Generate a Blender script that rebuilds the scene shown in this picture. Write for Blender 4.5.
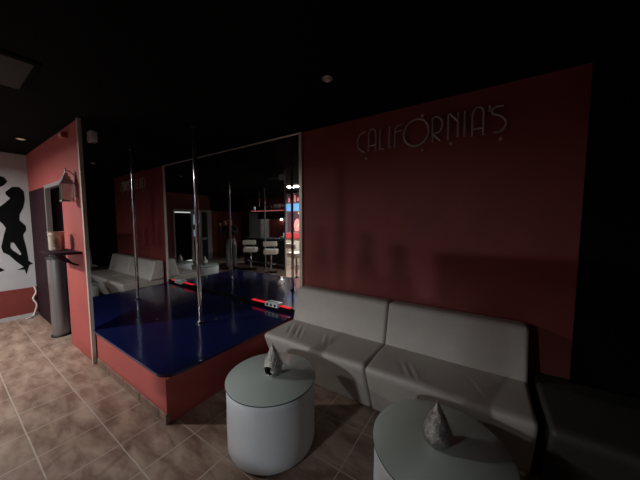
import bpy, bmesh, math, random
from mathutils import Vector, Matrix
random.seed(4)
PI = math.pi
for o in list(bpy.data.objects): bpy.data.objects.remove(o, do_unlink=True)
scene = bpy.context.scene
C = scene.collection

# ------------------------------------------------------------------ camera
YAW, PITCH, FPX = 33.4, 4.2, 254.5
cd = bpy.data.cameras.new('camera'); cam = bpy.data.objects.new('camera', cd); C.objects.link(cam)
cd.sensor_width = 36; cd.lens = FPX*36/640; cd.clip_start = .005
cam.location = (0, 0, 1.5)
cam.rotation_euler = (math.radians(90-PITCH), 0, math.radians(YAW))
scene.camera = cam
# ------------------------------------------------------------------ view, world, lights
vs = scene.view_settings
vs.view_transform = 'Standard'; vs.look = 'None'; vs.gamma = 1; vs.use_curve_mapping = False
vs.exposure = -0.12
w = bpy.data.worlds.new('world'); scene.world = w; w.use_nodes = True
w.node_tree.nodes['Background'].inputs[0].default_value = (.8, .85, 1, 1)
w.node_tree.nodes['Background'].inputs[1].default_value = .0006
LX, LY, ZC = -4.6, -.85, 2.516
def area(name, loc, sx, sy, power, col, rot=(0, 0, 0)):
    l = bpy.data.lights.new(name, 'AREA'); l.shape = 'RECTANGLE'; l.size = sx; l.size_y = sy
    l.energy = power; l.color = col
    o = bpy.data.objects.new(name, l); o.location = loc; o.rotation_euler = rot; C.objects.link(o); return o
area('ceiling_lamp_light', (LX, LY, ZC-.062), .34, .10, 90, (1, .97, .93)).data.spread = math.radians(172)          # the lit batten in the ceiling

S2X, S2Y, S2Z = -.92, -2.33, 2.20
TILT = math.radians(32)
area('bar_lamp_light', (S2X, S2Y-.045*math.sin(TILT), S2Z+.045*math.cos(TILT)), .04, .04, 27, (.92, .96, 1), (TILT, 0, 0))            # the hanging lamp behind the bar

area('added_fill_light', (-1.55, -2.60, 1.62), .30, .055, 52, (.88, .94, 1), (math.radians(74), 0, 0))   # added fill for the table sides, housed out of view

# ------------------------------------------------------------------ materials
def mat(name, col, rough=.5, metal=0, spec=.5, emit=None, es=0, noise=0, nscale=20, bump=0, bscale=60, coat=0, trans=0):
    m = bpy.data.materials.new(name); m.use_nodes = True
    n = m.node_tree.nodes; l = m.node_tree.links; b = n['Principled BSDF']
    b.inputs['Base Color'].default_value = (*col, 1); b.inputs['Roughness'].default_value = rough
    b.inputs['Metallic'].default_value = metal; b.inputs['Specular IOR Level'].default_value = spec
    b.inputs['Coat Weight'].default_value = coat; b.inputs['Coat Roughness'].default_value = .05
    b.inputs['Transmission Weight'].default_value = trans
    if emit: b.inputs['Emission Color'].default_value = (*emit, 1); b.inputs['Emission Strength'].default_value = es
    if noise or bump:
        g = n.new('ShaderNodeNewGeometry')
    if noise:
        t = n.new('ShaderNodeTexNoise'); t.inputs['Scale'].default_value = nscale; t.inputs['Detail'].default_value = 6
        l.new(g.outputs['Position'], t.inputs['Vector'])
        r = n.new('ShaderNodeValToRGB')
        r.color_ramp.elements[0].position = .3; r.color_ramp.elements[1].position = .7
        r.color_ramp.elements[0].color = (*[max(0, c*(1-noise)) for c in col], 1)
        r.color_ramp.elements[1].color = (*[min(1, c*(1+noise)) for c in col], 1)
        l.new(t.outputs['Fac'], r.inputs['Fac']); l.new(r.outputs['Color'], b.inputs['Base Color'])
    if bump:
        t2 = n.new('ShaderNodeTexNoise'); t2.inputs['Scale'].default_value = bscale; t2.inputs['Detail'].default_value = 4
        l.new(g.outputs['Position'], t2.inputs['Vector'])
        bp = n.new('ShaderNodeBump'); bp.inputs['Strength'].default_value = bump; bp.inputs['Distance'].default_value = .01
        l.new(t2.outputs['Fac'], bp.inputs['Height']); l.new(bp.outputs['Normal'], b.inputs['Normal'])
    return m
def tile_mat():
    m = bpy.data.materials.new('floor_tile'); m.use_nodes = True
    n = m.node_tree.nodes; l = m.node_tree.links; b = n['Principled BSDF']
    g = n.new('ShaderNodeNewGeometry')
    mp = n.new('ShaderNodeMapping'); mp.inputs['Location'].default_value = (1.68+3.3, -.60+3.3, 0)
    l.new(g.outputs['Position'], mp.inputs['Vector'])
    br = n.new('ShaderNodeTexBrick'); br.offset = 0; br.squash = 1
    br.inputs['Scale'].default_value = 1; br.inputs['Brick Width'].default_value = .33; br.inputs['Row Height'].default_value = .33
    br.inputs['Mortar Size'].default_value = .005; br.inputs['Mortar Smooth'].default_value = .3
    l.new(mp.outputs['Vector'], br.inputs['Vector'])
    mp2 = n.new('ShaderNodeMapping'); mp2.inputs['Rotation'].default_value = (0, 0, .75); mp2.inputs['Scale'].default_value = (3, 8, 1)
    l.new(g.outputs['Position'], mp2.inputs['Vector'])
    no = n.new('ShaderNodeTexNoise'); no.inputs['Scale'].default_value = 1.3; no.inputs['Detail'].default_value = 5; no.inputs['Roughness'].default_value = .6; no.inputs['Distortion'].default_value = .35
    l.new(mp2.outputs['Vector'], no.inputs['Vector'])
    r = n.new('ShaderNodeValToRGB')
    r.color_ramp.elements[0].position = .36; r.color_ramp.elements[0].color = (.20, .125, .092, 1)
    r.color_ramp.elements[1].position = .66; r.color_ramp.elements[1].color = (.43, .32, .25, 1)
    l.new(no.outputs['Fac'], r.inputs['Fac'])
    mx = n.new('ShaderNodeMixRGB'); l.new(br.outputs['Fac'], mx.inputs['Fac']); l.new(r.outputs['Color'], mx.inputs['Color1'])
    mx.inputs['Color2'].default_value = (.46, .38, .32, 1)
    l.new(mx.outputs['Color'], b.inputs['Base Color'])
    b.inputs['Roughness'].default_value = .38
    bp = n.new('ShaderNodeBump'); bp.inputs['Strength'].default_value = .4; bp.inputs['Distance'].default_value = .003; bp.invert = True
    l.new(br.outputs['Fac'], bp.inputs['Height']); l.new(bp.outputs['Normal'], b.inputs['Normal'])
    return m
M = dict(
 tile=tile_mat(),
 skirt=mat('skirting_tile', (.26, .16, .12), .45, noise=.4, nscale=9),
 ceil=mat('black_ceiling_paint', (.005, .005, .005), 1, spec=.1, noise=.3, nscale=3),
 black=mat('black_wall_paint', (.005, .004, .004), .9, spec=.1),
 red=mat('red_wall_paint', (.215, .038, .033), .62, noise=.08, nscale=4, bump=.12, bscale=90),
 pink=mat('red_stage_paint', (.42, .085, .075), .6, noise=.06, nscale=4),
 white=mat('white_wall_paint', (.47, .48, .50), .7, noise=.05, nscale=4),
 sil=mat('black_mural_paint', (.004, .004, .005), .8, spec=.1),
 mirror=mat('mirror_glass', (.84, .86, .86), .012, metal=1),
 gold=mat('pale_brass_trim', (.72, .64, .56), .4, metal=.3),
 blue=mat('blue_gloss_laminate', (.007, .011, .062), .16, coat=.15, noise=.1, nscale=6),
 chrome=mat('polished_chrome', (.75, .76, .78), .12, metal=1),
 steel=mat('dull_steel', (.32, .32, .34), .35, metal=.8),
 leather=mat('white_leatherette', (.50, .455, .405), .48, noise=.05, nscale=10, bump=.25, bscale=220),
 shaded_leather=mat('shade_darkened_leatherette', (.07, .065, .06), .5),  # corner seat: the shade at that end is put into its colour
 drum=mat('white_vinyl', (.66, .68, .70), .5, noise=.03, nscale=8, bump=.1, bscale=200),
 gtop=mat('green_grey_glass', (.54, .60, .55), .22, coat=.2),
 gedge=mat('dark_glass_edge', (.05, .09, .08), .15),
 silver=mat('hammered_silver', (.42, .40, .37), .34, metal=.9, noise=.45, nscale=60, bump=.9, bscale=110),
 dark=mat('dark_interior', (.01, .009, .008), .6),
 signm=mat('pewter_sign_tube', (.50, .45, .44), .45, metal=.3),
 bright=mat('bright_steel_stud', (.8, .78, .75), .2, metal=.9),
 plum=mat('dark_plum_paint', (.030, .014, .020), .8, spec=.1),
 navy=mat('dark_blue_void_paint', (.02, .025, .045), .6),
 greyw=mat('grey_satin_frame', (.42, .40, .40), .35, metal=.4),
 bucket=mat('champagne_metal', (.66, .60, .50), .35, metal=.5, noise=.25, nscale=25),
 wplas=mat('white_plastic', (.7, .7, .68), .4),
 glass=mat('lantern_glass', (.55, .55, .55), .08, trans=.7),
 ledred=mat('red_led', (.5, .01, .01), .4, emit=(1, .02, .04), es=.7),
 ledpink=mat('pink_led', (.5, .05, .05), .4, emit=(1, .22, .25), es=.7),
 lampon=mat('lit_lamp_diffuser', (.9, .9, .9), .4, emit=(1, .93, .84), es=9),
 lampoff=mat('unlit_lamp_face', (.45, .42, .34), .3, noise=.2, nscale=30),
 lampmid=mat('dim_lamp_glow', (.6, .5, .35), .4, emit=(1, .8, .5), es=.25),
 bar=mat('dark_bar_laminate', (.035, .036, .035), .3, noise=.3, nscale=5),
 barw=mat('cream_vinyl', (.74, .71, .62), .45, bump=.2, bscale=80),
 grey=mat('grey_fridge_enamel', (.50, .52, .53), .45),
 beige=mat('beige_laminate', (.66, .61, .50), .5, noise=.08, nscale=8),
 signblue=mat('lit_blue_panel', (.1, .3, .6), .4, emit=(.22, .52, .95), es=.75),
 poster=mat('lit_red_panel', (.5, .05, .05), .4, emit=(.75, .05, .05), es=.35),
 pinkglow=mat('lit_pink_shape', (.8, .3, .3), .4, emit=(.95, .28, .25), es=.6),
 yelglow=mat('lit_yellow_shape', (.8, .7, .3), .4, emit=(.95, .75, .35), es=.6),
 darkscr=mat('dark_lit_screen', (.06, .03, .04), .2, emit=(.10, .03, .05), es=.5),
 screen=mat('lit_pale_blue_pane', (.3, .4, .5), .2, emit=(.42, .58, .75), es=.55),
 wallglow=mat('lit_wall_lamp', (.8, .8, .8), .4, emit=(1, .9, .8), es=22),
 strip=mat('lit_white_strip', (.8, .8, .8), .4, emit=(1, .98, .93), es=1.0),
 bottle=mat('dark_bottle_glass', (.02, .03, .02), .1),
 cloth=mat('charcoal_cloth', (.022, .022, .026), .9, noise=.2, nscale=40),
 jeans=mat('faded_grey_denim', (.16, .17, .18), .9, noise=.2, nscale=30),
 skin=mat('skin', (.46, .27, .20), .5),
 hair=mat('dark_hair', (.03, .022, .018), .6),
 shoe=mat('black_shoe_leather', (.015, .015, .015), .4),
)

# ------------------------------------------------------------------ helpers
def tag(o, label=None, cat=None, group=None, kind=None):
    if label: o['label'] = label
    if cat: o['category'] = cat
    if group: o['group'] = group
    if kind: o['kind'] = kind
    return o
def thing(name, label, cat, loc=(0, 0, 0), rz=0, group=None):
    o = bpy.data.objects.new(name, None); C.objects.link(o); o.empty_display_size = .1
    o.location = loc; o.rotation_euler = (0, 0, rz)
    return tag(o, label, cat, group)
class MB:
    def __init__(s): s.bm = bmesh.new()
    def box(s, x0, x1, y0, y1, z0, z1, bev=0):
        r = bmesh.ops.create_cube(s.bm, size=1)
        for v in r['verts']:
            v.co = Vector(((x0+x1)/2+v.co.x*(x1-x0), (y0+y1)/2+v.co.y*(y1-y0), (z0+z1)/2+v.co.z*(z1-z0)))
        if bev:
            es = list({e for v in r['verts'] for e in v.link_edges})
            bmesh.ops.bevel(s.bm, geom=es, offset=bev, segments=3, profile=.6, affect='EDGES')
        return s
    def lathe(s, prof, c=(0, 0, 0), n=40, skip=None):
        rings = []
        for r, z in prof:
            if r < 1e-6: rings.append([s.bm.verts.new((c[0], c[1], c[2]+z))])
            else: rings.append([s.bm.verts.new((c[0]+r*math.cos(2*PI*k/n), c[1]+r*math.sin(2*PI*k/n), c[2]+z)) for k in range(n)])
        for a, b in zip(rings, rings[1:]):
            for k in range(n):
                k2 = (k+1) % n
                vs_ = [a[k % len(a)], a[k2 % len(a)], b[k2 % len(b)], b[k % len(b)]]
                u = []
                for v in vs_:
                    if v not in u: u.append(v)
                if len(u) > 2:
                    if skip and skip(sum((v.co for v in u), Vector())/len(u)): continue
                    try: s.bm.faces.new(u)
                    except ValueError: pass
        return s
    def tube(s, pts, r, n=8, closed=False, taper=None):
        P = [Vector(p) for p in pts]; m = len(P); rings = []; up = None
        for i in range(m):
            if closed: t = (P[(i+1) % m]-P[i-1]).normalized()
            else: t = (P[min(i+1, m-1)]-P[max(i-1, 0)]).normalized()
            if up is None or abs(up.dot(t)) > .98:
                up = Vector((0, 0, 1)) if abs(t.z) < .9 else Vector((1, 0, 0))
            u = (up-t*up.dot(t)).normalized(); up = u; w_ = t.cross(u)
            rr = r if taper is None else taper[i]
            rings.append([s.bm.verts.new(P[i]+rr*(math.cos(2*PI*k/n)*u+math.sin(2*PI*k/n)*w_)) for k in range(n)])
        for i in range(m if closed else m-1):
            a, b = rings[i], rings[(i+1) % m]
            for k in range(n): s.bm.faces.new((a[k], a[(k+1) % n], b[(k+1) % n], b[k]))
        if not closed:
            s.bm.faces.new(rings[0][::-1]); s.bm.faces.new(rings[-1])
        return s
    def prism(s, pts, h0, h1, axis='z', bev=0):
        def f(p, h): return {'z': (p[0], p[1], h), 'y': (p[0], h, p[1]), 'x': (h, p[0], p[1])}[axis]
        a = [s.bm.verts.new(f(p, h0)) for p in pts]; b = [s.bm.verts.new(f(p, h1)) for p in pts]
        n = len(pts)
        s.bm.faces.new(a); s.bm.faces.new(b[::-1])
        for k in range(n): s.bm.faces.new((a[k], a[(k+1) % n], b[(k+1) % n], b[k]))
        return s
    def build(s, name, m, parent=None, smooth=True, angle=40):
        bmesh.ops.recalc_face_normals(s.bm, faces=s.bm.faces)
        me = bpy.data.meshes.new(name); s.bm.to_mesh(me); s.bm.free(); me.materials.append(m)
        if smooth:
            for p in me.polygons: p.use_smooth = True
            me.set_sharp_from_angle(angle=math.radians(angle))
        o = bpy.data.objects.new(name, me); C.objects.link(o)
        if parent: o.parent = parent
        return o
def struct(name, mb, m, parent=None, **k):
    o = mb.build(name, m, parent, smooth=False)
    if not parent: o['kind'] = 'structure'
    return o
def copy_tree(o, parent=None):
    c = o.copy(); C.objects.link(c)
    if parent: c.parent = parent
    for ch in [x for x in bpy.data.objects if x.parent == o]: copy_tree(ch, c)
    return c
def arc(cx, cy, r, a0, a1, n=10):
    return [(cx+r*math.cos(math.radians(a0+(a1-a0)*i/n)), cy+r*math.sin(math.radians(a0+(a1-a0)*i/n))) for i in range(n+1)]
def smooth_path(pts, n=6):
    P = [Vector(p) for p in pts]; out = []
    for i in range(len(P)-1):
        p0 = P[max(i-1, 0)]; p1 = P[i]; p2 = P[i+1]; p3 = P[min(i+2, len(P)-1)]
        for j in range(n):
            t = j/n
            out.append(.5*((2*p1)+(p2-p0)*t+(2*p0-5*p1+4*p2-p3)*t*t+(3*p1-p0-3*p2+p3)*t**3))
    out.append(P[-1]); return out

# ------------------------------------------------------------------ the room
XM, YW = -3.42, 2.39          # face of the left mirror, face of the back wall
YL, XW, XR, YF = .85, -6.0, 2.5, -3.1
HS = .365                     # stage height
struct('floor', MB().box(XW-.1, XR+.1, YF-.1, YW+.1, -.08, 0), M['tile'])
struct('ceiling', MB().box(XW-.1, XR+.1, YF-.1, YW+.1, ZC, ZC+.08), M['ceil'])
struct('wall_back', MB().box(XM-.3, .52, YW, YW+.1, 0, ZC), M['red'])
struct('wall_back', MB().box(.52, XR+.1, YW, YW+.1, 0, ZC), M['black'])
# the partition that ends beside the stage, with a doorway recess further along
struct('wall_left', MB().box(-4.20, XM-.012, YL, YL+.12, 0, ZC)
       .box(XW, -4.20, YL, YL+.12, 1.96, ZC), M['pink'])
struct('wall_left', MB().box(XW, -4.88, YL+.004, YL+.12, 0, 1.96), M['plum'])
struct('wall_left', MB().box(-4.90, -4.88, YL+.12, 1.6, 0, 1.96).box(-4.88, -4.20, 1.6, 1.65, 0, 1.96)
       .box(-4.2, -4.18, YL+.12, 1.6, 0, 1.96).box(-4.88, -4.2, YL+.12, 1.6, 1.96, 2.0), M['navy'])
struct('wall_left', MB().box(XM-.09, XM-.012, YL+.12, YW, 0, ZC), M['black'])
struct('wall_side', MB().box(XW-.1, XW, YF, YL, .46, ZC), M['white'])
struct('wall_side', MB().box(XW-.1, XW+.004, YF, YL, 0, .46), M['red'])
struct('baseboard_side', MB().box(XW+.004, XW+.018, YF, YL, 0, .05), M['white'])
struct('wall_front', MB().box(XW-.1, XR+.1, YF-.1, YF, 0, ZC), M['red'])
struct('wall_right', MB().box(XR, XR+.1, YF, .04, 1.92, ZC).box(XR, XR+.1, .04, YW, 0, ZC).box(XR, XR+.1, YF, -1.38, 0, ZC)
       .box(XR+.5, XR+.6, -1.5, .2, 0, ZC), M['red'])
# satin frame of the doorway recess
d = struct('door_2', MB().box(-4.905, -4.87, YL-.02, YL+.03, 0, 1.97).box(-4.87, -4.16, YL-.02, YL+.03, 1.925, 1.97), M['greyw'])
# mirrors and their edge trims
def mirror(name, label, mb):
    return tag(mb.build(name, M['mirror'], smooth=False), label, 'mirror')
mirror('wall_mirror', 'large wall mirror on the left side of the stage reflecting the sofas', MB().box(XM-.01, XM, YL+.02, YW-.012, HS+.002, ZC-.002))
mirror('wall_mirror', 'large wall mirror behind the stage reflecting the bar, between the corner and the red wall', MB().box(XM, -1.84, YW-.01, YW-.001, HS+.002, ZC-.002))
struct('trim_1', MB().box(XM-.03, XM+.006, YL-.012, YL+.018, 0, ZC), M['gold'])
struct('trim_2', MB().box(-1.855, -1.815, YW-.022, YW, HS, ZC), M['gold'])
struct('trim_3', MB().box(XM, -1.855, YW-.018, YW-.010, ZC-.014, ZC-.001), M['gold'])

# ------------------------------------------------------------------ stage
st = thing('stage', 'low corner dance stage with a glossy blue top and red sides', 'stage', (-2.65, 1.6, 0))
def sloc(o, root): o.location = -Vector(root.location); return o
xs, ys = -1.91, .85
r = .13
top = [(XM+.001, ys+.02), (XM+.03, ys)] + arc(xs-r, ys+r, r, -90, 0, 10) + [(xs, YW-.024), (XM+.001, YW-.024)]
sloc(MB().prism(top, HS-.022, HS).build('stage_top', M['blue'], st, smooth=False), st)
sloc(MB().box(XM+.07, xs-.012, ys+.014, ys+.04, .075, HS-.022).build('front_panel', M['pink'], st, smooth=False), st)
sloc(MB().box(xs-.04, xs-.012, ys+.04, YW-.03, 0, HS-.022).build('side_panel', M['pink'], st, smooth=False), st)
sk = MB()
x = XM+.07
while x < xs-.02:
    x2 = min(x+.327, xs-.012); sk.box(x+.002, x2-.002, ys+.006, ys+.04, 0, .075, bev=.003); x += .33
sloc(sk.build('tile_skirting', M['skirt'], st), st)
# poles: the stage pole and a plain support post by the bar
def pole(label, x, y, z0, r, m, name='dance_pole'):
    t = thing(name, label, 'pole', (x, y, z0))
    MB().lathe([(0, .004), (r, .004), (r, ZC-z0-.002), (0, ZC-z0-.002)], n=32).build('tube', m, t)
    MB().lathe([(r, 0), (r*2.3, 0), (r*2.3, .006), (r*1.5, .018), (r*1.2, .03), (r, .03)], n=32).build('floor_flange', m, t)
    MB().lathe([(r, ZC-z0-.03), (r*1.15, ZC-z0-.03), (r*1.25, ZC-z0-.008), (r*1.25, ZC-z0-.001), (r, ZC-z0-.001)], n=32).build('ceiling_flange', m, t)
    return t
pole('polished chrome dance pole standing on the blue stage', -2.636, 1.574, HS, .021, M['chrome'])
pole('thin steel post from floor to ceiling in front of the bar', -1.04, -.93, 0, .02, M['steel'], 'support_post')
# studs added to stand in for light glints on the stage top
for px, py in ((-3.17, 1.37), (-2.6, 1.75)):
    tag(MB().lathe([(0, .007), (.008, .006), (.012, .003), (.013, 0)], (px, py, HS), n=16).build('glint_stud', M['bright']),
        'small stud added as a light glint on the blue stage top, %s' % ('near the left mirror' if px < -3 else 'just behind the pole'), 'stud')
# red strip light and the three-socket power block lying along the foot of the mirror
for xa, xb, side in ((-2.69, -2.41, 'left'), (-2.17, -2.00, 'right')):
    tag(MB().box(xa, xb, YW-.030, YW-.020, HS+.052, HS+.064, bev=.002).build('strip_light', M['ledred']),
        'glowing red strip light at the foot of the stage mirror, %s of the sockets' % side, 'strip light')
struct('trim_4', MB().box(XM+.01, -1.856, YW-.020, YW-.010, HS, HS+.048), M['black'])
pb = thing('power_strip', 'white three-socket power block fixed at the foot of the mirror behind the stage', 'power strip', (-2.29, YW-.037, HS+.034))
MB().box(-.11, .11, -.026, .026, 0, .052, bev=.006).build('housing', M['wplas'], pb)
for k in range(3):
    s_ = MB(); a = [(-.066+k*.066+.018*math.cos(t*PI/12), .028+.018*math.sin(t*PI/12)) for t in range(24)]
    s_.prism(a, -.0285, -.025, 'y'); s_.build('socket', M['dark'], pb)

# ------------------------------------------------------------------ sofas
def round_poly(pts, rad, n=6):
    out = []; N = len(pts)
    for i in range(N):
        p = Vector(pts[i]); a = Vector(pts[i-1])-p; b = Vector(pts[(i+1) % N])-p; rr = rad[i]
        ang = a.angle(b)/2; t = min(rr/math.tan(ang), a.length*.45, b.length*.45)
        q0 = p+a.normalized()*t; q1 = p+b.normalized()*t
        for k in range(n+1):
            s = k/n; out.append(((1-s)**2*q0+2*s*(1-s)*p+s*s*q1))
    dense = []
    for i in range(len(out)):
        a = out[i]; b = out[(i+1) % len(out)]; m = max(1, int((b-a).length/.02))
        for k in range(m): dense.append(a.lerp(b, k/m))
    return dense
def sweep(prof, x0, x1, rend=.03, step=.02, disp=None):
    mb = MB(); N = len(prof); nor = []
    for i in range(N):
        t = (prof[(i+1) % N]-prof[i-1]); nor.append(Vector((t.y, -t.x)).normalized())
    area_ = sum(prof[i-1].x*prof[i].y-prof[i].x*prof[i-1].y for i in range(N))
    sg = 1 if area_ > 0 else -1
    xs_ = []
    for k in range(5):
        th = k/4*PI/2; xs_.append((x0+rend*(1-math.sin(th)), rend*(1-math.cos(th))))
    xs_ = [(x0+rend*(1-math.cos(k/5*PI/2)), rend*(1-math.sin(k/5*PI/2))) for k in range(6)]
    m = int((x1-x0-2*rend)/step)
    mid = [(x0+rend+(x1-x0-2*rend)*k/m, 0) for k in range(1, m)]
    xs_ = xs_+mid+[(x0+x1-a, b) for a, b in xs_[::-1]]
    rings = []
    for x, ins in xs_:
        ring = []
        for p, nn in zip(prof, nor):
            q = p-sg*nn*ins
            co = Vector((x, q.x, q.y))
            if disp: co += disp(co)
            ring.append(mb.bm.verts.new(co))
        rings.append(ring)
    for a, b in zip(rings, rings[1:]):
        for k in range(N): mb.bm.faces.new((a[k], a[(k+1) % N], b[(k+1) % N], b[k]))
    mb.bm.faces.new(rings[0]); mb.bm.faces.new(rings[-1][::-1])
    return mb
seat_prof = round_poly([(-.55, .02), (-.72, .44), (-.24, .43), (-.02, .40), (-.02, .02)], [.02, .045, .02, .02, .02])
back_prof = round_poly([(-.275, .405), (-.175, .775), (-.02, .765), (-.02, .405)], [.02, .05, .04, .01])
def sofa(label, cx, W, folds, loc, rz=0, back=True, m='leather'):
    t = thing('sofa', label, 'sofa', loc, rz, 'white leatherette sofa units along the red wall')
    del t['group']
    def disp(co):
        d_ = 0
        if co.z > .40 and co.y < -.28:
            for fx, fy, ln, am in folds:
                u = (co.x-fx)+(co.y-fy)*.55; v = co.y-fy
                d_ -= am*math.exp(-(u/.011)**2)*math.exp(-(v/ln)**2)
                d_ += am*.7*math.exp(-((u-.024)/.014)**2)*math.exp(-(v/ln)**2)
            d_ += .003*math.sin(co.x*9)*math.sin(co.y*11)
        return Vector((0, 0, d_))
    sweep(seat_prof, -W/2, W/2, .025, .008, disp).build('seat', M[m], t, angle=70)
    if back:
        def bd(co):
            return Vector((0, .004*math.sin(co.x*6+1)*math.sin(co.z*9), 0)) if co.y < -.1 else Vector()
        sweep(back_prof, -W/2, W/2, .025, .03, bd).build('backrest', M['leather'], t, angle=70)
    for sx in (-1, 1):
        for yy in (-.48, -.08):
            MB().lathe([(0, 0), (.02, 0), (.02, .024), (0, .024)], (sx*(W/2-.08), yy, 0), n=16).build('foot', M['dark'], t)
    return t
f1 = [(-.36, -.50, .10, .010), (-.29, -.48, .11, .012), (-.22, -.50, .08, .006), (.02, -.50, .08, .006), (.08, -.49, .08, .005)]
f2 = [(-.25, -.56, .08, .005), (-.19, -.56, .08, .006), (.2, -.52, .1, .003)]
sofa('white armless sofa nearest the stage, creased seat', 0, 1.03, f1, (-1.235, 2.375, 0))
sofa('white armless sofa on the right, behind the table with the closed silver drop', 0, .98, f2, (-.225, 2.375, 0))
sofa('backless corner seat beyond the right-hand sofa, its colour darkened for shade', 0, .62, [], (.62, 2.375, 0), back=False, m='shaded_leather')
sofa('white sofa turned sideways in the far dark corner, seen in the left mirror', 0, 1.1, [], (1.70, 1.6, 0), rz=-PI/2)

# ------------------------------------------------------------------ drum tables
def drum_table(label, x, y, r=.30, zs=1.045):
    t = thing('drum_table', label, 'table', (x, y, 0)); t.scale = (1, 1, zs)
    p = [(0, .004), (r-.03, .004), (r-.012, .012), (r-.006, .03)] + [(r-.006+.001*math.sin(z*40), z) for z in (.1, .2, .3, .38)] + [(r-.008, .405), (r-.02, .42), (0, .42)]
    MB().lathe(p, n=72).build('drum_base', M['drum'], t)
    MB().lathe([(0, .421), (r-.001, .421), (r, .424), (r, .429), (r-.003, .431), (0, .431)], n=96).build('glass_top', M['gtop'], t)
    MB().lathe([(r, .4215), (r+.0015, .4225), (r+.0015, .4275), (r, .4285)], n=96).build('glass_rim', M['gedge'], t)
    return t
drum_table('round white drum table on the left with a grey glass top, fully in view', -1.20, 1.215)
drum_table('round white drum table on the right, cut off by the bottom of the photo', -.155, 1.275, .31, 1.0)
def drop(label, x, y, rz, hole, z=.4506):
    t = thing('drop_ornament', label, 'ornament', (x, y, z), rz)
    prof = [(0, 0), (.030, .002), (.045, .012), (.057, .03), (.064, .052), (.065, .07), (.060, .092), (.050, .118), (.037, .145), (.025, .17), (.015, .19), (.008, .203), (.007, .208), (.0, .212)]
    P = [Vector((a, b, 0)) for a, b in prof]; sp = smooth_path(P, 5)
    c0 = Vector((0, -.062, .052))
    skip = (lambda c: (c-c0).length < .034) if hole else None
    o = MB().lathe([(max(0, v.x) if i < len(sp)-1 else 0, v.y) for i, v in enumerate(sp)], n=64, skip=skip).build('shell', M['silver'], t, angle=80)
    # shallow spiral ridges in the metal
    for v in o.data.vertices:
        a = math.atan2(v.co.y, v.co.x); rr = math.hypot(v.co.x, v.co.y)
        if rr > .006:
            k = 1+.035*math.sin(5*a+v.co.z*70)+.015*math.sin(9*a-v.co.z*120)
            v.co.x *= k; v.co.y *= k
    if hole:
        so = o.modifiers.new('thick', 'SOLIDIFY'); so.thickness = .003
        MB().lathe([(0, .012), (.018, .012), (.02, .014), (.02, .03), (.017, .031), (0, .028)], n=24).build('tealight', M['wplas'], t)
        ring = [(.034*math.cos(a*PI/12), -.058+.010*abs(math.cos(a*PI/12)), .052+.034*math.sin(a*PI/12)) for a in range(24)]
        MB().tube(ring, .0025, 6, closed=True).build('opening_rim', M['silver'], t)
    MB().lathe([(0, .222), (.004, .220), (.006, .216), (.004, .210), (0, .208)], n=16).build('finial', M['silver'], t)
    return t
drop('silver drop-shaped tealight holder with a round opening, on the left drum table', -1.195, 1.225, math.radians(13), True)
drop('silver drop-shaped ornament standing on the right drum table', -.165, 1.265, 1.0, False, .4312)

# ------------------------------------------------------------------ wall sign
sg = thing('wall_sign', 'thin metal lettering CALIFORNIA\'S mounted high on the red wall', 'sign', (-.52, YW-.02, 2.27))
YS = -.005
def sp(x, z): return (x+.52, YS, z-2.27)
def letter(*strokes):
    mb = MB()
    for s_ in strokes:
        mb.tube([sp(*p) for p in s_], .0065, 8)
    mb.build('letter', M['signm'], sg)
def sm(pts): return [(v.x, v.y) for v in smooth_path([(a, b, 0) for a, b in pts], 5)]
letter(sm([(-1.031, 2.368), (-1.084, 2.348), (-1.116, 2.281), (-1.095, 2.211), (-1.041, 2.173)]))
letter([(-.998, 2.172)]+sm([(-.998, 2.33), (-.986, 2.368), (-.963, 2.378), (-.937, 2.366), (-.924, 2.33)])+[(-.923, 2.173)], [(-.998, 2.226), (-.924, 2.226)])
letter([(-.882, 2.365), (-.882, 2.176), (-.842, 2.176)])
letter([(-.792, 2.365), (-.795, 2.178), (-.778, 2.184)])
letter([(-.742, 2.169)]+sm([(-.742, 2.32), (-.728, 2.355), (-.684, 2.366)]), [(-.742, 2.308), (-.682, 2.315)])
mbO = MB(); mbO.tube([sp(-.557+.104*math.cos(a*PI/24), 2.271+.112*math.sin(a*PI/24)) for a in range(48)], .0075, 8, closed=True); mbO.build('letter', M['signm'], sg)
letter([(-.420, 2.168), (-.427, 2.36)]+sm([(-.425, 2.362), (-.392, 2.37), (-.359, 2.34), (-.350, 2.304), (-.362, 2.25), (-.418, 2.231)])+[(-.362, 2.17)])
letter([(-.303, 2.166), (-.306, 2.368), (-.296, 2.372), (-.236, 2.300)], [(-.232, 2.178), (-.235, 2.366)])
letter([(-.187, 2.171), (-.188, 2.366)])
letter([(-.133, 2.165)]+sm([(-.135, 2.335), (-.118, 2.368), (-.098, 2.375), (-.076, 2.366), (-.062, 2.335)])+[(-.060, 2.161)], [(-.134, 2.215), (-.061, 2.215)])
letter(sm([(.060, 2.35), (.02, 2.352), (-.008, 2.335), (-.003, 2.305), (.039, 2.285), (.074, 2.248), (.080, 2.213), (.066, 2.182), (.035, 2.165), (.0, 2.17)]))
mbA = MB(); mbA.tube([sp(-.028, 2.372), sp(-.022, 2.345), sp(-.03, 2.33)], .007, 8); mbA.build('apostrophe', M['signm'], sg)
for k, (dx, dz) in enumerate([(-.51, 2.408), (-.503, 2.118), (-1.024, 2.114), (-.282, 2.136), (.052, 2.115)]):
    m_ = MB().lathe([(0, .012), (.008, .010), (.012, .004), (.012, 0)], n=16)
    for v in m_.bm.verts: v.co = Vector((v.co.x+dx+.52, -v.co.z+.008, v.co.y+dz-2.27))
    o = m_.build('round_stud', M['bright'] if k == 1 else M['signm'], sg)

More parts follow.
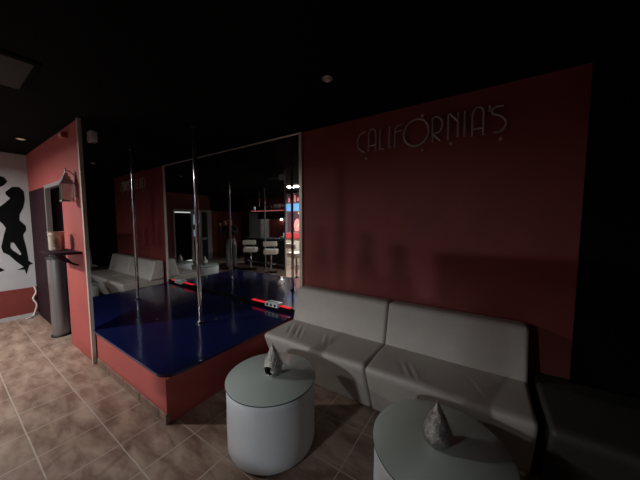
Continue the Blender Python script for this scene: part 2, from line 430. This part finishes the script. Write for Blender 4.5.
# ------------------------------------------------------------------ ceiling fittings and small things
def downlight(label, x, y, glow=False):
    t = thing('recessed_spotlight', label, 'ceiling light', (x, y, ZC))
    MB().lathe([(.028, -.002), (.038, -.006), (.042, -.004), (.043, 0), (.028, 0)], n=32).build('bezel', M['bright' if not glow else 'gold'], t)
    MB().lathe([(0, -.004), (.014, -.008), (.026, -.004), (.028, -.001)], n=24).build('bulb', M['lampmid'] if glow else M['lampoff'], t)
    return t
downlight('small unlit round spotlight in the black ceiling above the sofas', -1.0, 1.61)
downlight('round spotlight in the ceiling near the white mural wall', -4.87, .66, True)
cp = thing('ceiling_vent', 'dull yellowish flat panel set in the ceiling at upper left', 'ceiling panel', (-2.75, .30, ZC))
MB().box(-.30, .30, -.15, .15, -.012, 0, bev=.004).build('frame', M['ceil'], cp)
MB().box(-.27, .27, -.12, .12, -.016, -.011).build('diffuser', mat('old_diffuser', (.009, .008, .005), .7), cp)
bt = thing('ceiling_lamp', 'lit rectangular ceiling lamp seen in the mirror near the gold edge', 'ceiling light', (LX, LY, ZC))
MB().box(-.20, .20, -.08, .08, -.03, 0, bev=.004).build('housing', M['wplas'], bt)
MB().box(-.18, .18, -.06, .06, -.055, -.029, bev=.006).build('diffuser', M['lampon'], bt)
sn = thing('alarm_sensor', 'small white sensor high on the end of the left mirror', 'sensor', (XM, .95, 2.36))
MB().box(.002, .05, -.03, .03, -.055, .055, bev=.012).build('housing', M['wplas'], sn)
MB().lathe([(0, 0), (.012, 0), (.014, .004), (.0, .012)], (.026, 0, -.062), n=16).build('lens', M['dark'], sn)
sn = thing('wall_sensor', 'small pale box fixed near the top of the red partition', 'sensor', (-3.86, YL, 2.42))
MB().box(-.06, .06, -.05, -.002, -.03, .03, bev=.008).build('housing', M['pink'], sn)
MB().box(-.03, .03, -.054, -.049, -.012, .012).build('lens', M['wplas'], sn)
# lantern on the partition
ln = thing('wall_lantern', 'small metal lantern fixed to the red partition beside the mirror edge', 'wall lamp', (-3.64, YL, 1.70))
ln.scale = (.72, .8, .92)
MB().box(-.03, .03, -.012, -.001, .06, .34, bev=.003).build('back_plate', M['greyw'], ln)
MB().tube([(0, -.01, .30), (0, -.05, .345), (0, -.09, .345)], .007, 8).build('arm', M['greyw'], ln)
MB().box(-.065, .065, -.155, -.025, 0, .02, bev=.005).build('base_plate', M['bright'], ln)
for a in (-.052, .052):
    for b in (-.142, -.038): MB().tube([(a, b, .02), (a, b, .20)], .005, 6).build('cage_bar', M['greyw'], ln)
MB().box(-.046, .046, -.136, -.044, .022, .198).build('glass', M['glass'], ln)
rf = MB()
for k, (hw, z0, z1) in enumerate(((.07, .20, .215), (.055, .215, .245), (.036, .245, .285), (.02, .285, .32))): rf.box(-hw, hw, -.09-hw, -.09+hw, z0, z1, bev=.004)
rf.lathe([(0, .38), (.006, .375), (.010, .36), (.006, .345), (.010, .32)], (0, -.09, 0), n=16)
rf.build('roof_cap', M['greyw'], ln)
# pedestal in the doorway, wall shelf with a bucket in front of it
pd = thing('pedestal', 'grey metal cylinder pedestal standing in the doorway below the wall shelf', 'pedestal', (-4.67, .855, 0))
MB().lathe([(0, 0), (.105, 0), (.105, .02), (.095, .03), (0, .03)], n=40).build('foot_ring', M['dark'], pd)
MB().lathe([(0, .03), (.09, .03), (.09, 1.02), (0, 1.02)], n=40).build('column', M['steel'], pd)
MB().lathe([(0, 1.02), (.10, 1.02), (.105, 1.03), (.10, 1.045), (0, 1.045)], n=40).build('cap', M['dark'], pd)
ws = thing('wall_shelf', 'dark shelf on brackets fixed to the red partition under the lantern', 'shelf', (-3.86, YL-.001, 1.155))
MB().prism([(-.29, 0), (-.29, -.19), (-.27, -.22), (.16, -.22), (.22, -.19), (.29, -.04), (.29, 0)], 0, .025).build('board', M['plum'], ws)
for xx in (-.16, .02, .16):
    pts_ = smooth_path([(xx, -.005, -.13), (xx, -.05, -.11), (xx, -.10, -.05), (xx, -.15, -.004)], 5)
    MB().tube(pts_, .009, 8).build('bracket', M['plum'], ws)
bk = thing('ice_bucket', 'pale banded metal bucket on the dark wall shelf', 'bucket', (-3.955, .735, 1.18))
bk.scale = (.72, .72, .86)
pr = [(0, 0), (.075, 0)]
for k in range(5): pr += [(.082+.002*k, .006+k*.045), (.086+.002*k, .022+k*.045), (.080+.002*k, .040+k*.045)]
pr += [(.098, .232), (.098, .24), (.088, .24), (.082, .19), (0, .19)]
MB().lathe(pr, n=40).build('body', M['bucket'], bk)
for s_ in (-1, 1):
    MB().tube([(s_*.09, 0, .20), (s_*.112, 0, .195), (s_*.115, 0, .165), (s_*.088, 0, .16)], .005, 6).build('handle', M['bright'], bk)
# white cable against the end of the mural wall
tag(MB().tube(smooth_path([(-5.975, .82, .47), (-5.965, .835, .38), (-5.975, .80, .28), (-5.96, .83, .18), (-5.965, .81, .08), (-5.94, .78, .012), (-5.86, .74, .012), (-5.84, .69, .012)], 6), .011, 8).build('power_cable', M['wplas']),
    'loose white cable hanging down the red band beside the mural', 'cable')
# black dancers painted on the white wall
sil = [(.50, 1.72), (.554, 1.715), (.607, 1.777), (.657, 1.841), (.619, 1.898), (.617, 1.937), (.685, 2.016), (.752, 2.023), (.797, 1.963), (.801, 1.831), (.775, 1.705), (.733, 1.6), (.729, 1.518), (.787, 1.434), (.789, 1.363), (.751, 1.289), (.775, 1.077), (.787, .884), (.83, .835), (.789, .811), (.753, .675), (.74, .75), (.667, .761), (.733, .792), (.661, .888), (.600, .99), (.545, 1.037), (.532, 1.119), (.567, 1.297), (.591, 1.397), (.569, 1.457), (.541, 1.497), (.50, 1.50)]
hole = [(.616, 1.112), (.625, 1.18), (.656, 1.178), (.721, .998), (.709, .978), (.632, 1.069)]
mu = thing('wall_mural', 'black silhouette of dancers painted on the white wall', 'mural', (XW, .5, 1.3))
def mural_part(name, pts, h=None):
    bm = bmesh.new()
    es = []
    loops = [pts]+([h] if h else [])
    for lp in loops:
        vv = [bm.verts.new((.004, a-.5, b-1.3)) for a, b in lp]
        es += [bm.edges.new((vv[i-1], vv[i])) for i in range(len(vv))]
    bmesh.ops.triangle_fill(bm, use_beauty=True, use_dissolve=False, edges=es)
    g = bmesh.ops.extrude_face_region(bm, geom=bm.faces[:])
    for v in g['geom']:
        if isinstance(v, bmesh.types.BMVert): v.co.x -= .003
    m_ = MB(); m_.bm.free(); m_.bm = bm
    return m_.build(name, M['sil'], mu, smooth=False)
mural_part('woman_silhouette', sil, hole)
man = [(.50, 1.72), (.50, 1.50), (.47, 1.42), (.44, 1.20), (.46, 1.0), (.48, .84), (.544, .775), (.50, .755), (.42, .76), (.40, .86), (.36, 1.05), (.33, 1.2), (.28, 1.0), (.22, .84), (.26, .78), (.20, .755), (.12, .76), (.14, .86), (.18, 1.1), (.22, 1.40), (.20, 1.7), (.26, 1.88), (.36, 1.93), (.42, 1.90)]
mural_part('man_silhouette', man)
mural_part('hat_silhouette', [(.36, 2.02), (.40, 2.13), (.50, 2.19), (.579, 2.161), (.616, 2.15), (.646, 2.091), (.601, 2.022), (.57, 2.003), (.48, 1.94), (.40, 1.95)])

# ------------------------------------------------------------------ the bar, seen in the mirrors
BY = -1.1
bc = thing('bar_counter', 'long black bar counter behind the stools, reflected in the mirrors', 'bar', (-1.5, BY, 0))
MB().box(-1.75, 1.70, -.44, -.05, 0, .91).build('body', M['bar'], bc, smooth=False)
for k in range(5): MB().box(-1.70+k*.69, -1.06+k*.69, -.05, -.035, .10, .86, bev=.006).build('front_panel', M['bar'], bc)
MB().box(-1.80, 1.75, -.48, .02, .91, .95, bev=.01).build('worktop', M['bar'], bc)
MB().tube([(-1.75, .06, .16), (1.70, .06, .16)], .016, 12).build('foot_rail', M['steel'], bc)
ov = thing('overhead_shelf', 'overhead bar shelf with a pink glowing edge, seen in the mirror', 'shelf', (-1.55, BY, 1.82))
MB().box(-1.75, 1.32, -.30, 0, .0, .035).build('board', M['bar'], ov, smooth=False)
MB().box(-1.75, 1.32, -.30, -.285, -.24, -.001).build('added_light_baffle', M['bar'], ov, smooth=False)  # added to block the hanging lamp's light from the tables
MB().box(-1.75, 1.32, .001, .012, .004, .020).build('edge_light', M['ledpink'], ov, smooth=False)
for xx, side in ((-1.6, 'far right'), (-.3, 'middle'), (1.2, 'left')):
    rd = tag(MB().tube([(0, 0, .037), (0, 0, ZC-1.821)], .01, 8).build('ceiling_rod', M['steel']), 'thin steel rod from ceiling to the overhead bar shelf, %s one in the mirror' % side, 'rod')
    rd.location = (-1.55+xx, BY-.25, 1.82)
for k in range(10):
    gx = -1.19-k*.09+random.uniform(-.015, .015)
    g = MB().lathe([(0, .0), (.03, .0), (.031, .003), (.005, .008), (.004, .07), (.02, .085), (.034, .11), (.037, .14), (.033, .18), (.031, .18), (.034, .14), (.030, .112), (.012, .09), (0, .088)], n=20).build('wine_glass', M['glassw'] if 'glassw' in M else M['wplas'])
    g.location = (gx, BY-.08+random.uniform(-.02, .02), 1.855)
    tag(g, 'pale stemmed glass in the row on the overhead bar shelf', 'glass', 'glasses on the overhead shelf')
for k, (gx, tall) in enumerate(((-1.085, 1), (-.945, .9), (-.862, .75))):
    g = MB().lathe([(0, 0), (.036, 0), (.040, .006), (.040, .06*tall), (.034, .082*tall), (.017, .10*tall), (.015, .16*tall), (.018, .162*tall), (.018, .18*tall), (0, .18*tall)], n=24).build('bottle', M['bottle'])
    g.location = (gx, BY-.05, 1.855)
    tag(g, ('tallest dark bottle', 'middle-sized dark bottle', 'shortest dark bottle')[k]+' on the overhead bar shelf', 'bottle')
bw = thing('storage_box', 'dark box with a lid on the overhead bar shelf, left of the bottles', 'box', (-.60, BY-.12, 1.855))
MB().box(-.18, .18, -.07, .07, 0, .10, bev=.006).build('body', M['bar'], bw)
MB().box(-.185, .10, -.075, .075, .10, .125, bev=.006).build('lid', M['bar'], bw)
hl = thing('hanging_lamp', 'small hooded lamp hanging from the ceiling behind the bar', 'hanging lamp', (S2X, S2Y, S2Z))
hl.rotation_euler = (TILT, 0, 0)
MB().lathe([(.058, 0), (.062, .0), (.064, .08), (.03, .11), (.008, .115), (.008, .13), (0, .13), (0, .10), (.028, .10), (.058, .075), (.058, 0)], n=32).build('lamp_shade', M['bar'], hl)
ck = MB().tube([(S2X, S2Y-.13*math.sin(TILT), S2Z+.13*math.cos(TILT)-.01), (S2X, S2Y-.13*math.sin(TILT), ZC-.001)], .004, 6).build('cable', M['bar'], hl)
ck.matrix_parent_inverse = (Matrix.Translation((S2X, S2Y, S2Z)) @ Matrix.Rotation(TILT, 4, 'X')).inverted()
MB().lathe([(0, .052), (.03, .054), (.04, .06), (.02, .08), (0, .09)], n=20).build('bulb', M['strip'], hl)
sb = thing('small_speaker', 'small pale box at the left end of the overhead bar shelf', 'speaker', (-.27, BY-.08, 1.855))
MB().box(-.05, .05, -.05, .05, 0, .14, bev=.01).build('cabinet', M['steel'], sb)
MB().lathe([(0, .003), (.03, .0), (.035, .004)], n=20).build('cone', M['dark'], sb).rotation_euler = (-PI/2, 0, 0)
sb.children[1].location = (0, .052, .07)
fr = thing('tall_fridge', 'tall grey fridge behind the left end of the bar, seen in the mirror', 'fridge', (1.27, -2.62, 0))
MB().box(-.36, .36, -.46, -.03, .0, 1.86, bev=.01).build('body', M['grey'], fr)
MB().box(-.355, .355, -.03, 0, .06, 1.85, bev=.008).build('door', M['grey'], fr)
MB().box(.08, .26, .0, .006, 1.40, 1.43).build('badge', M['wplas'], fr)
MB().tube([(-.30, 0, 1.0), (-.30, .035, 1.0), (-.30, .035, 1.4), (-.30, 0, 1.4)], .009, 8).build('handle', M['steel'], fr)
wl = thing('bar_wall_lamp', 'small white wall lamp on the red wall behind the bar', 'wall lamp', (.18, YF, 1.60))
MB().box(-.04, .04, .001, .02, -.06, .06, bev=.004).build('back_plate', M['wplas'], wl)
MB().lathe([(0, -.05), (.03, -.045), (.045, 0), (.03, .05), (0, .055)], (0, .07, 0), n=20).build('lamp_shade', M['wallglow'], wl)
bd = thing('added_light_cabinet', 'unseen cabinet added behind the bar to hold a fill light', 'cabinet', (-1.55, YF+.002, 0))  # added out of view around the fill light
MB().box(-.55, .55, 0, .48, 0, 1.45, bev=.01).build('body', M['bar'], bd)
MB().box(-.55, .55, 0, .48, 1.80, 1.84).box(-.55, -.17, 0, .48, 1.45, 1.80).box(.17, .55, 0, .48, 1.45, 1.80).build('surround', M['bar'], bd)
MB().box(-.16, .16, .44, .475, 1.585, 1.655).build('light_panel', M['wallglow'], bd)
MB().box(-.55, .19, .48, .90, 1.71, 1.73).box(-.55, .19, .88, .90, 1.555, 1.71).box(.17, .19, .48, .88, 1.25, 1.71).box(.12, .17, .86, .88, 1.25, 1.71).box(-.55, -.53, .48, .88, 1.25, 1.71).build('visor', M['bar'], bd, smooth=False)  # shaped to keep the added light off the upper wall and right side
tl = thing('cash_till', 'pale blue cash till on the bar counter, seen in the mirror', 'till', (-1.55, -1.33, .95))
MB().box(-.15, .15, -.13, .11, 0, .07, bev=.008).build('drawer', M['wplas'], tl)
MB().box(-.12, .10, -.10, .04, .07, .13, bev=.01).build('keypad', M['bar'], tl)
MB().box(-.10, .08, .04, .05, .09, .19, bev=.004).build('screen', M['screen'], tl)
def stool(label, x, y, rz):
    t = thing('bar_stool', label, 'bar stool', (x, y, 0), rz)
    MB().lathe([(0, 0), (.19, 0), (.19, .012), (.06, .03), (.035, .05), (0, .05)], n=36).build('base', M['chrome'], t)
    MB().lathe([(0, .04), (.032, .04), (.032, .35), (.024, .36), (.024, .55), (0, .55)], n=24).build('post', M['chrome'], t)
    MB().tube([(.17*math.cos(a*PI/16), .17*math.sin(a*PI/16), .27) for a in range(32)], .010, 8, closed=True).tube([(-.17, 0, .27), (.17, 0, .27)], .008, 8).build('foot_ring', M['chrome'], t)
    MB().box(-.20, .20, -.18, .18, .55, .69, bev=.035).build('seat', M['barw'], t)
    MB().box(-.20, .20, .15, .21, .79, .93, bev=.025).build('backrest', M['barw'], t)
    for s_ in (-.13, .13): MB().tube([(s_, .17, .66), (s_, .185, .80)], .011, 8).build('back_support', M['chrome'], t)
    return t
s0 = stool('cream bar stool at the left end of the bar in the mirror', -.67, -.66, .62)
s1 = copy_tree(s0); s1.location = (-1.58, -.62, 0); s1['label'] = 'cream bar stool beside the thin steel post at the bar, in the mirror'
s2 = copy_tree(s0); s2.location = (-4.18, -.45, 0); s2.rotation_euler.z = .3; s2['label'] = 'cream bar stool standing alone under the lit ceiling lamp, beside the gold mirror edge'
# upright lit amusement machine beyond the bar
sm_ = thing('slot_machine', 'tall lit amusement machine with a blue sign panel, reflected at the mirror edge', 'slot machine', (-5.30, -2.0, 0))
MB().box(-.60, .45, -.55, 0, 0, .90, bev=.012).build('base_cabinet', M['beige'], sm_)
MB().box(-.56, .41, .0, .008, .10, .84, bev=.003).build('base_door', M['beige'], sm_)
MB().box(-.60, .45, -.50, -.06, .90, 2.46, bev=.01).build('upper_cabinet', M['greyw'], sm_)
MB().box(-.58, .43, -.08, .06, .92, 1.10, bev=.01).build('button_shelf', M['poster'], sm_)
scr = MB().box(-.56, .41, -.06, -.05, 1.14, 1.83).build('screen', M['darkscr'], sm_)
pts = [(-.22, 1.16), (-.05, 1.16), (-.02, 1.30), (.02, 1.42), (-.03, 1.55), (-.12, 1.60), (-.22, 1.52), (-.26, 1.35)]
MB().prism(pts, -.049, -.046, 'y').prism([(a+.32, b-.02) for a, b in pts[::2]], -.049, -.046, 'y').build('pink_picture', M['pinkglow'], scr, smooth=False)
MB().tube([(-.10, -.045, 1.30), (-.02, -.045, 1.42), (.04, -.045, 1.58), (.02, -.045, 1.72), (-.06, -.045, 1.78)], .022, 8).build('yellow_picture', M['yelglow'], scr)
MB().box(-.58, .43, -.06, -.03, 1.86, 2.10, bev=.005).build('sign_panel', M['signblue'], sm_)
tp = MB().box(-.56, .41, -.06, -.045, 2.13, 2.42).build('top_panel', M['darkscr'], sm_)
tt = MB()
for k in range(7): tt.box(-.50+k*.13, -.43+k*.13, -.045, -.040, 2.15+.03*(k % 2), 2.30+.04*(k % 3))
tt.build('coloured_shapes', M['pinkglow'], tp, smooth=False)
# doorway in the far right wall, seen twice mirrored in the corner
d1 = bpy.data.objects.new('door_1', None); C.objects.link(d1); d1['kind'] = 'structure'; d1.location = (XR, -.67, 0)
def dp(name, mb, m):
    o = mb.build(name, m, d1, smooth=False); o.location = (0, .67, 0); return o
dp('door_frame', MB().box(-.03, .12, .02, .07, 0, 1.94).box(-.03, .12, -1.42, -1.24, 0, 1.94).box(-.03, .12, -1.24, .02, 1.86, 1.94).box(-.03, .12, -.66, -.59, 0, 1.86).box(-.02, .10, -1.0, -.93, 0, 1.86), M['white'])
dp('rail', MB().box(-.02, .10, -1.24, -.66, .78, .86), M['white'])
dp('door_leaf', MB().box(.03, .07, -.59, .02, .06, 1.80), M['black'])
dp('strip_light', MB().box(.01, .03, -.57, .01, 1.815, 1.845).box(.01, .03, -.57, .01, .01, .04), M['strip'])
dp('glass_pane', MB().box(.04, .05, -.91, -.68, 1.38, 1.76).box(.04, .05, -.91, -.68, .92, 1.18), M['screen'])
dp('dark_pane', MB().box(.055, .065, -.93, -.66, .86, 1.86).box(.055, .065, -1.24, -1.0, .86, 1.86).box(.055, .065, -1.24, -.66, 0, .78), M['dark'])

# ------------------------------------------------------------------ the photographer
ph = thing('person', 'person in dark top and grey trousers holding up a phone, in the mirror corner', 'person', (-.096, -.363, 0), math.radians(YAW))
def skinmesh(name, verts, edges, rad, m, parent, root=0, sub=2):
    me = bpy.data.meshes.new(name); me.from_pydata([Vector(v) for v in verts], edges, []); me.update()
    o = bpy.data.objects.new(name, me); C.objects.link(o)
    sk_ = o.modifiers.new('skin', 'SKIN'); sk_.use_smooth_shade = True
    if not me.skin_vertices: me.attributes
    for i, sv in enumerate(me.skin_vertices[0].data):
        rr = rad[i]; sv.radius = rr if isinstance(rr, tuple) else (rr, rr); sv.use_root = (i == root)
    ss = o.modifiers.new('sub', 'SUBSURF'); ss.levels = sub; ss.render_levels = sub
    dg = bpy.context.evaluated_depsgraph_get(); dg.update()
    nm = bpy.data.meshes.new_from_object(o.evaluated_get(dg)); bpy.data.objects.remove(o)
    nm.name = name; nm.materials.clear(); nm.materials.append(m)
    for p in nm.polygons: p.use_smooth = True
    q = bpy.data.objects.new(name, nm); C.objects.link(q); q.parent = parent; return q
V = []; E = []; RD = []
def j(p, r, prev=None):
    V.append(p); RD.append(r)
    if prev is not None: E.append((prev, len(V)-1))
    return len(V)-1
pel = j((0, 0, .88), (.125, .09)); wa = j((0, .005, 1.02), (.115, .08), pel); chs = j((0, 0, 1.20), (.14, .095), wa)
nb = j((0, 0, 1.33), (.075, .07), chs); nk = j((0, .01, 1.40), .048, nb); jw = j((0, .03, 1.46), (.060, .068), nk)
hd = j((0, .022, 1.53), (.074, .088), jw); cr = j((0, .01, 1.585), (.062, .07), hd)
ARM = {}
for s_, el, wr, fd in ((1, (.27, .06, 1.10), (.245, .185, 1.385), (-.12, .25, .96)), (-1, (-.22, .10, 1.10), (.06, .19, 1.40), (.35, .2, .9))):
    sh = j((s_*.175, 0, 1.31), .056, nb); e_ = j(el, .040, sh); w_ = j(wr, .026, e_)
    ARM[s_] = (sh, e_, w_)
    d = Vector(fd).normalized(); side = d.cross(Vector((0, 1, 0))).normalized()
    W0 = Vector(wr); pm = W0+d*.05; pi = j(tuple(pm), (.034, .016), w_)
    for k, (off, ln_) in enumerate(((-.030, .060), (-.010, .070), (.010, .066), (.030, .052))):
        b0 = pm+side*off+d*.028; a_ = j(tuple(b0), .0095, pi)
        b1 = b0+d*ln_*.5+Vector((0, -.006, 0)); a2 = j(tuple(b1), .0085, a_)
        b2 = b1+d*ln_*.35+Vector((0, -.022, 0)); j(tuple(b2), .0075, a2)
    t0 = W0+d*.03+side*(-s_)*.032; ta = j(tuple(t0), .012, pi); j(tuple(t0+d*.03+side*(-s_)*.02+Vector((0, -.015, 0))), .009, ta)
LEG = {}
for s_ in (-1, 1):
    hp = j((s_*.09, 0, .82), .088, pel); kn = j((s_*.11, .02, .46), .055, hp); an = j((s_*.12, -.01, .09), .036, kn)
    he = j((s_*.12, -.01, .04), .034, an); j((s_*.135, .15, .028), .026, he); LEG[s_] = (hp, kn, an)
skinmesh('body', V, E, RD, M['skin'], ph, pel)
def chain(name, idx, edges, grow, m, extra=()):
    mp_ = {a: i for i, a in enumerate(idx)}
    rr = [tuple(q+grow for q in RD[a]) if isinstance(RD[a], tuple) else RD[a]+grow for a in idx]
    return skinmesh(name, [V[a] for a in idx], [(mp_[a], mp_[b]) for a, b in edges], rr, m, ph, 0)
chain('sweater', [pel, wa, chs, nb, *ARM[1], *ARM[-1]], [(pel, wa), (wa, chs), (chs, nb), (nb, ARM[1][0]), (ARM[1][0], ARM[1][1]), (ARM[1][1], ARM[1][2]), (nb, ARM[-1][0]), (ARM[-1][0], ARM[-1][1]), (ARM[-1][1], ARM[-1][2])], .016, M['cloth'])
chain('trousers', [pel, wa, *LEG[1], *LEG[-1]], [(pel, wa), (pel, LEG[1][0]), (LEG[1][0], LEG[1][1]), (LEG[1][1], LEG[1][2]), (pel, LEG[-1][0]), (LEG[-1][0], LEG[-1][1]), (LEG[-1][1], LEG[-1][2])], .013, M['jeans'])
for s_ in (-1, 1):
    skinmesh('shoe', [(s_*.12, -.03, .045), (s_*.13, .07, .04), (s_*.137, .17, .032)], [(0, 1), (1, 2)], [.044, .043, .034], M['shoe'], ph, 0)
hb = MB(); hb.lathe([(.086, -.05), (.096, 0), (.092, .045), (.07, .08), (.035, .096), (0, .10)], n=24)
for v in hb.bm.verts:
    v.co.x *= .92
    if v.co.y > 0: v.co.z += v.co.y*.75
h_ = hb.build('hair', M['hair'], ph); h_.location = (0, .005, 1.545)
for s_ in (-1, 1):
    MB().lathe([(0, -.011), (.008, -.008), (.011, 0), (.008, .008), (0, .011)], (s_*.03, .098, 1.525), n=12).build('eye', M['wplas'], ph)
    MB().lathe([(0, -.028), (.010, -.015), (.012, .01), (0, .028)], (s_*.082, .01, 1.51), n=12).build('ear', M['skin'], ph)
MB().prism([(.105, 1.525), (.135, 1.488), (.105, 1.48)], -.011, .011, 'x').build('nose', M['skin'], ph)
MB().box(-.022, .022, .094, .108, 1.448, 1.456, bev=.003).build('mouth', M['pinkskin'] if 'pinkskin' in M else M['skin'], ph)
pn = thing('phone', 'black phone held up in both hands by the person in the mirrors', 'phone', (-.096, -.363, 0), math.radians(YAW))
MB().box(.135, .285, .226, .236, 1.46, 1.535, bev=.004).build('case', M['shoe'], pn)
MB().box(.142, .278, .2245, .226, 1.466, 1.529).build('screen', mat('phone_screen', (.02, .02, .02), .2, emit=(.5, .45, .4), es=.12), pn)
